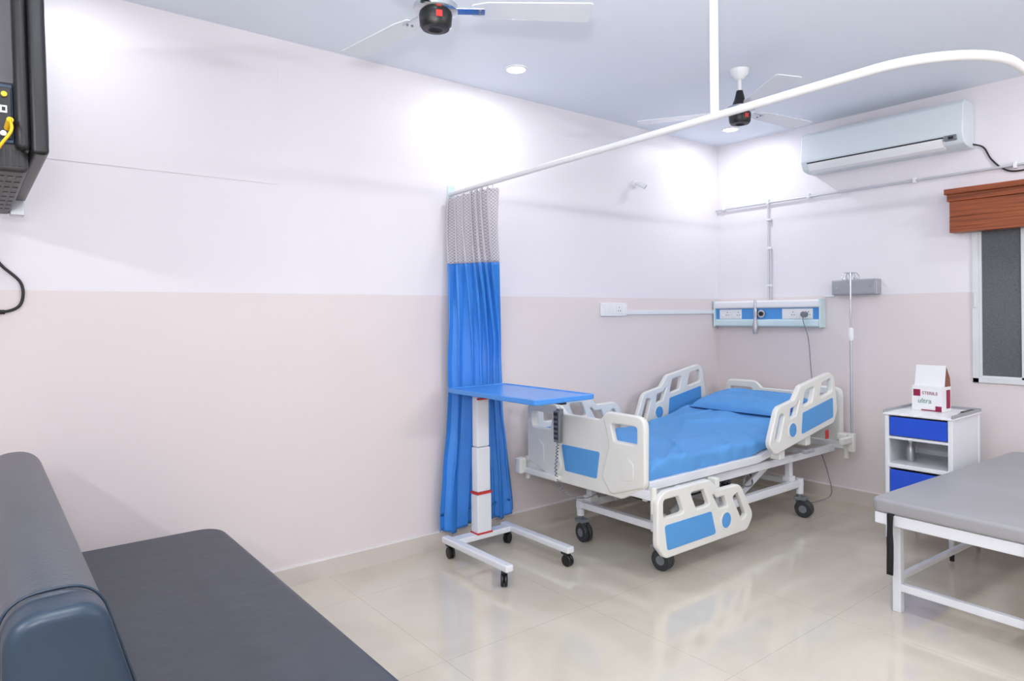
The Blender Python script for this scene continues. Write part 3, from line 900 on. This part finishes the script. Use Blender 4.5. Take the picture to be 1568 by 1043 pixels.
# ------------------------------------------------------------------ oxygen pipeline
pp = G("medical_gas_pipe", (5.02, 2.2, 2.30))
xp = XF - 0.020
pp.cyl("main_pipe", (xp, YL - 0.002, 2.285), (xp, YR + 0.01, 2.31), 0.008, M_pipe, 16)
pp.cyl("drop_pipe", (xp, 2.99, 2.29), (xp, 2.99, 1.508), 0.0075, M_pipe, 16)
pp.cyl("second_drop_pipe", (xp, 2.973, 1.92), (xp, 2.973, 1.508), 0.005, M_pipe, 12)
for y in (3.40, 2.99, 2.65, 1.9, 1.33, 0.9):
    pp.box("saddle_clip", xp - 0.012, XF - 0.001, y - 0.010, y + 0.010, 2.276, 2.316, M_white, 0.003)
for z in (2.15, 1.92, 1.62):
    pp.box("saddle_clip", xp - 0.010, XF - 0.001, 2.964, 3.002, z - 0.009, z + 0.009, M_white, 0.003)

# ------------------------------------------------------------------ bed head panel
bp_ = G("bed_head_unit", (5.0, 3.0, 1.40))
y0, y1 = 2.535, 3.465
bp_.box("core", 4.985, XF - 0.001, y0, y1, 1.30, 1.50, M_white, 0.004)
bp_.box("blue_band", 4.978, 4.986, y0 + 0.01, y1 - 0.005, 1.345, 1.435, M_panelblue, 0.001)
for z in (1.318, 1.467):
    me = box_me(4.955, 4.99, y0 + 0.005, y1, z - 0.030, z + 0.030, 0.015, 4)
    bp_.add("rounded_strip", me, M_paleblue if z < 1.4 else M_white, wn=True)
for y in (y0 - 0.004, y1 - 0.008):
    bp_.box("end_cap", 4.95, XF - 0.001, y, y + 0.012, 1.283, 1.505, M_paleblue, 0.006)
def sockets(ya, yb, nn):
    bp_.box("switch_plate", 4.972, 4.98, ya, yb, 1.35, 1.43, M_white, 0.003)
    wdt = (yb - ya) / nn
    for k in range(nn):
        c = ya + wdt * (k + 0.5)
        bp_.box("module", 4.969, 4.973, c - wdt * 0.40, c + wdt * 0.40, 1.362, 1.418, M_cardw, 0.002)
        if k % 2 == 0:
            for dy, dz in ((0, 0.014), (-0.01, -0.008), (0.01, -0.008)):
                bp_.cyl("socket_hole", (4.9685, c + dy, 1.39 + dz), (4.9695, c + dy, 1.39 + dz), 0.004, M_black, 10)
        else:
            bp_.box("rocker", 4.965, 4.970, c - 0.008, c + 0.008, 1.375, 1.405, M_white, 0.002)
sockets(3.21, 3.42, 4)
sockets(2.60, 2.85, 4)
bp_.cyl("gas_outlet", (4.98, 3.02, 1.392), (4.955, 3.02, 1.392), 0.032, M_chrome, 28)
bp_.cyl("gas_outlet_core", (4.957, 3.02, 1.392), (4.948, 3.02, 1.392), 0.018, M_black, 24)
bp_.box("flow_valve", 4.945, 4.975, 3.055, 3.085, 1.35, 1.44, M_chrome, 0.006)
bp_.cyl("flow_tube", (4.95, 3.07, 1.42), (4.95, 3.07, 1.505), 0.009, M_metal, 16)
bp_.lathe("humidifier_jar", [(0, -0.13), (0.018, -0.13), (0.022, -0.11), (0.022, -0.05), (0.015, -0.03), (0.012, 0), (0, 0)], (4.95, 3.07, 1.36), M_alu, 20)
bp_.cyl("plug", (4.97, 2.655, 1.385), (4.93, 2.655, 1.385), 0.022, M_grey, 20)
bp_.tube("bed_power_cord", [(4.93, 2.655, 1.38), (4.925, 2.65, 1.33), (4.96, 2.63, 1.2), (4.99, 2.63, 1.0), (5.0, 2.62, 0.8), (4.99, 2.6, 0.5), (4.98, 2.50, 0.2), (4.93, 2.45, 0.06), (4.85, 2.5, 0.012), (4.70, 2.55, 0.010)], 0.003, M_grey)
bp_.box("drip_conduit", 5.025, XF - 0.001, 2.46, 2.54, 1.515, 1.527, M_white, 0.002)

sc = G("steel_junction_box", (5.0, 2.29, 1.58))
sc.box("box", 4.965, XF - 0.001, 2.13, 2.45, 1.525, 1.635, M_alu, 0.004)
sc.box("cover", 4.961, 4.966, 2.14, 2.44, 1.533, 1.627, M_alu, 0.002)
for y in (2.17, 2.41):
    sc.cyl("screw", (4.962, y, 1.58), (4.958, y, 1.58), 0.006, M_chrome, 12)

tr = G("cable_trunking", (4.4, YL, 1.41))
tr.box("channel", 3.85, XF - 0.001, YL - 0.016, YL - 0.0005, 1.395, 1.428, M_paintw, 0.003)
sw_ = G("wall_switchboard", (3.72, YL, 1.43))
sw_.box("plate", 3.58, 3.85, YL - 0.018, YL - 0.0005, 1.385, 1.485, M_white, 0.005)
for k in range(4):
    c = 3.61 + 0.035 + k * 0.06
    sw_.box("module", c - 0.026, c + 0.026, YL - 0.021, YL - 0.017, 1.402, 1.468, M_cardw, 0.002)
    if k in (0, 1, 3):
        sw_.box("rocker", c - 0.010, c + 0.010, YL - 0.025, YL - 0.020, 1.42, 1.45, M_white, 0.002)
    else:
        for dx, dz in ((0, 0.014), (-0.011, -0.01), (0.011, -0.01)):
            sw_.cyl("socket_hole", (c + dx, YL - 0.0222, 1.435 + dz), (c + dx, YL - 0.0212, 1.435 + dz), 0.004, M_black, 10)

ws = G("wall_spotlight", (3.97, YL, 2.375))
ws.cyl("base", (3.965, YL, 2.40), (3.965, YL - 0.02, 2.40), 0.030, M_white, 24)
ws.cyl("arm", (3.965, YL - 0.015, 2.40), (3.975, YL - 0.06, 2.39), 0.010, M_white, 16)
ws.cyl("head", (3.958, YL - 0.05, 2.398), (4.0, YL - 0.082, 2.37), 0.017, M_white, 24, r2=0.022)
ws.cyl("lens", (3.999, YL - 0.0815, 2.3705), (4.003, YL - 0.0845, 2.368), 0.017, M_grey, 24)

# ------------------------------------------------------------------ bedside cabinet
cb = G("bedside_cabinet", (4.47, 1.62, 0))
x0, x1, y0, y1 = 4.26, 4.70, 1.43, 1.79
for x in (x0, x1 - 0.025):
    for y in (y0, y1 - 0.025):
        cb.box("post", x, x + 0.025, y, y + 0.025, 0.05, 0.79, M_paintw, 0.004)
        cb.cyl("foot", (x + 0.0125, y + 0.0125, 0), (x + 0.0125, y + 0.0125, 0.055), 0.012, M_black, 16)
for y in (y0 + 0.004, y1 - 0.012):
    cb.box("side_panel", x0 + 0.02, x1 - 0.02, y, y + 0.008, 0.19, 0.79, M_paintw, 0)
cb.box("back_panel", x1 - 0.014, x1 - 0.006, y0 + 0.02, y1 - 0.02, 0.19, 0.79, M_paintw, 0)
cb.box("top", x0 - 0.008, x1 + 0.004, y0 - 0.006, y1 + 0.006, 0.785, 0.800, M_white, 0.004)
for b in ((x0 - 0.008, x1 + 0.004, y0 - 0.006, y0 + 0.004), (x0 - 0.008, x1 + 0.004, y1 - 0.004, y1 + 0.006), (x1 - 0.006, x1 + 0.004, y0, y1)):
    cb.box("top_rim", b[0], b[1], b[2], b[3], 0.795, 0.816, M_alu, 0.003)
cb.box("drawer_front", x0 - 0.002, x0 + 0.016, y0 + 0.028, y1 - 0.028, 0.665, 0.775, M_dblue, 0.004)
cb.box("drawer_body", x0 + 0.016, x1 - 0.03, y0 + 0.035, y1 - 0.035, 0.68, 0.765, M_paintw, 0)
cb.box("drawer_rail", x0, x0 + 0.02, y0 + 0.02, y1 - 0.02, 0.645, 0.660, M_paintw, 0.002)
cb.box("shelf", x0 - 0.004, x1 - 0.015, y0 + 0.012, y1 - 0.012, 0.475, 0.500, M_paintw, 0.004)
cb.box("door", x0 - 0.002, x0 + 0.014, y0 + 0.028, y1 - 0.028, 0.205, 0.462, M_dblue, 0.004)
cb.box("door_handle", x0 - 0.014, x0 - 0.002, y0 + 0.05, y0 + 0.065, 0.29, 0.36, M_chrome, 0.003)
cb.box("bottom_panel", x0 + 0.005, x1 - 0.010, y0 + 0.008, y1 - 0.008, 0.175, 0.20, M_paintw, 0.002)
bt = G("water_bottle", (4.40, 1.70, 0.50))
bt.lathe("bottle", [(0, 0.001), (0.022, 0.001), (0.024, 0.01), (0.024, 0.08), (0.012, 0.10), (0.010, 0.115), (0, 0.115)], (4.40, 1.70, 0.50), M_alu, 24)
bt.lathe("cap", [(0.012, 0.112), (0.012, 0.128), (0, 0.128)], (4.40, 1.70, 0.50), M_white, 20)

# carton on cabinet
bx = G("medical_supplies_box", (4.52, 1.63, 0.8), rz=math.radians(-6), local=True)
def lb(nm, a, b, c, d, e, f, m, bev=0.001, M=None):
    bx.box(nm, a, b, c, d, e, f, m, bev, M=M)
lb("carton", -0.055, 0.055, -0.085, 0.085, 0.001, 0.15, M_cardw)
lb("side_print", 0.0, 0.045, -0.0865, -0.0855, 0.02, 0.13, M_maroon, 0)
lb("front_print_band", -0.0562, -0.0555, -0.08, 0.03, 0.003, 0.010, M_maroon, 0)
lb("front_print_corner", -0.0562, -0.0555, -0.085, -0.05, 0.003, 0.035, M_maroon, 0)
lb("front_logo", -0.0562, -0.0555, 0.035, 0.075, 0.088, 0.128, M_maroon, 0)
Mf = Matrix.Translation((-0.02, 0, 0.15)) @ Matrix.Rotation(math.radians(10), 4, 'Y')
lb("open_flap", -0.002, 0.002, -0.085, 0.085, 0, 0.125, M_cardw, 0.0005, M=Mf)
Mg = Matrix.Translation((0.0, -0.084, 0.15)) @ Matrix.Rotation(math.radians(-4), 4, 'X')
bx.plate("side_flap", [(-0.01, 0), (0.052, 0), (0.052, 0.05), (0.02, 0.118)], [], Mg @ frame((0, 0, 0), (1, 0, 0), (0, 0, 1)), 0.003, M_card, 0.0005, 1)
def text(body, size, y, z, m):
    tx = bpy.data.curves.new("t", 'FONT'); tx.body = body; tx.size = size; tx.align_x = 'CENTER'; tx.extrude = 0.0003
    me = curve_to_mesh(tx)
    me.transform(frame((-0.0562, y, z), (0, -1, 0), (0, 0, 1)))
    bx.add("label_text", me, m)
text("STERILE", 0.026, -0.02, 0.100, M_maroon)
text("ultra", 0.042, 0.01, 0.048, mat("green_print", (90, 150, 130), 0.5))
pn = G("small_black_clip", (4.46, 1.50, 0.8))
pn.box("body", 4.50, 4.66, 1.447, 1.470, 0.801, 0.812, M_black, 0.003)
pn.box("handle", 4.46, 4.50, 1.452, 1.466, 0.801, 0.807, M_grey, 0.002)

# ------------------------------------------------------------------ examination cot
ct = G("examination_couch", (3.27, 1.42, 0), rz=math.radians(-3), local=True)
Lc, Wc = 1.70, 0.74
ct.plate("mattress_pad", fillet([(0, 0), (Lc, 0), (Lc, -Wc), (0, -Wc)], 0.035, 6), [], frame((0, 0, 0.507), (1, 0, 0), (0, 1, 0)), 0.062, M_cot, 0.016, 5)
for ya, yb in ((-0.045, 0.0), (-Wc, -Wc + 0.045)):
    ct.box("long_rail", 0, Lc, ya, yb, 0.422, 0.474, M_paintw, 0.004)
for xa in (0.0, Lc - 0.045):
    ct.box("end_rail", xa - 0.004, xa + 0.045, -Wc, 0, 0.422, 0.474, M_paintw, 0.004)
for k in range(5):
    xk = 0.3 + k * 0.27
    ct.box("slat", xk, xk + 0.04, -Wc + 0.04, -0.04, 0.43, 0.46, M_paintw, 0.003)
for xk in (0.10, Lc - 0.12):
    for yk in (-0.055, -Wc + 0.055):
        ct.box("leg", xk - 0.019, xk + 0.019, yk - 0.019, yk + 0.019, 0.0, 0.425, M_paintw, 0.004)
    ct.box("low_stretcher", xk - 0.015, xk + 0.015, -Wc + 0.06, -0.06, 0.10, 0.135, M_paintw, 0.003)
for yk in (-0.055, -Wc + 0.055):
    ct.box("long_stretcher", 0.10, Lc - 0.12, yk - 0.013, yk + 0.013, 0.145, 0.17, M_paintw, 0.003)
for yk, ln in ((-0.075, 0.27), (-0.60, 0.33)):
    pts2 = [(-0.014, yk, 0.475), (-0.016, yk, 0.40), (-0.02, yk - 0.002, 0.33), (-0.012, yk + 0.004, 0.47 - ln)]
    cc = catmull(pts2, 8)
    bm = bmesh.new()
    prev = None
    for i, p in enumerate(cc):
        tw = 0.25 * math.sin(i * 0.25)
        a = bm.verts.new(p + Vector((math.sin(tw) * 0.014, math.cos(tw) * 0.014, 0)))
        b = bm.verts.new(p - Vector((math.sin(tw) * 0.014, math.cos(tw) * 0.014, 0)))
        if prev:
            bm.faces.new((prev[0], prev[1], b, a))
        prev = (a, b)
    me = bpy.data.meshes.new("m"); bm.to_mesh(me); bm.free()
    ob = ct.add("strap", me, M_strap)
    md = ob.modifiers.new("s", 'SOLIDIFY'); md.thickness = 0.003
    ct.box("strap_loop", -0.016, 0.05, yk - 0.014, yk + 0.014, 0.472, 0.478, M_strap, 0.001)

# ------------------------------------------------------------------ world
wd = bpy.data.worlds.new("World")
scene.world = wd
wd.use_nodes = True
wd.node_tree.nodes["Background"].inputs[0].default_value = (0.6, 0.7, 0.85, 1)
wd.node_tree.nodes["Background"].inputs[1].default_value = 0.3

# ------------------------------------------------------------------ camera
cam = bpy.data.cameras.new("camera")
cam.sensor_width = 36
cam.lens = 23.74
cam.shift_y = -0.0248
cam.clip_start = 0.02
co = bpy.data.objects.new("camera", cam)
COL.objects.link(co)
F = Vector((math.cos(th), math.sin(th), 0)); R = Vector((math.sin(th), -math.cos(th), 0)); U = Vector((0, 0, 1))
ro = 0.0093
r2 = R * math.cos(ro) - U * math.sin(ro)
u2 = U * math.cos(ro) + R * math.sin(ro)
Mc = Matrix.Identity(4)
for i in range(3):
    Mc[i][0] = r2[i]; Mc[i][1] = u2[i]; Mc[i][2] = -F[i]; Mc[i][3] = (0, 0, 1.4)[i]
co.matrix_world = Mc
scene.camera = co
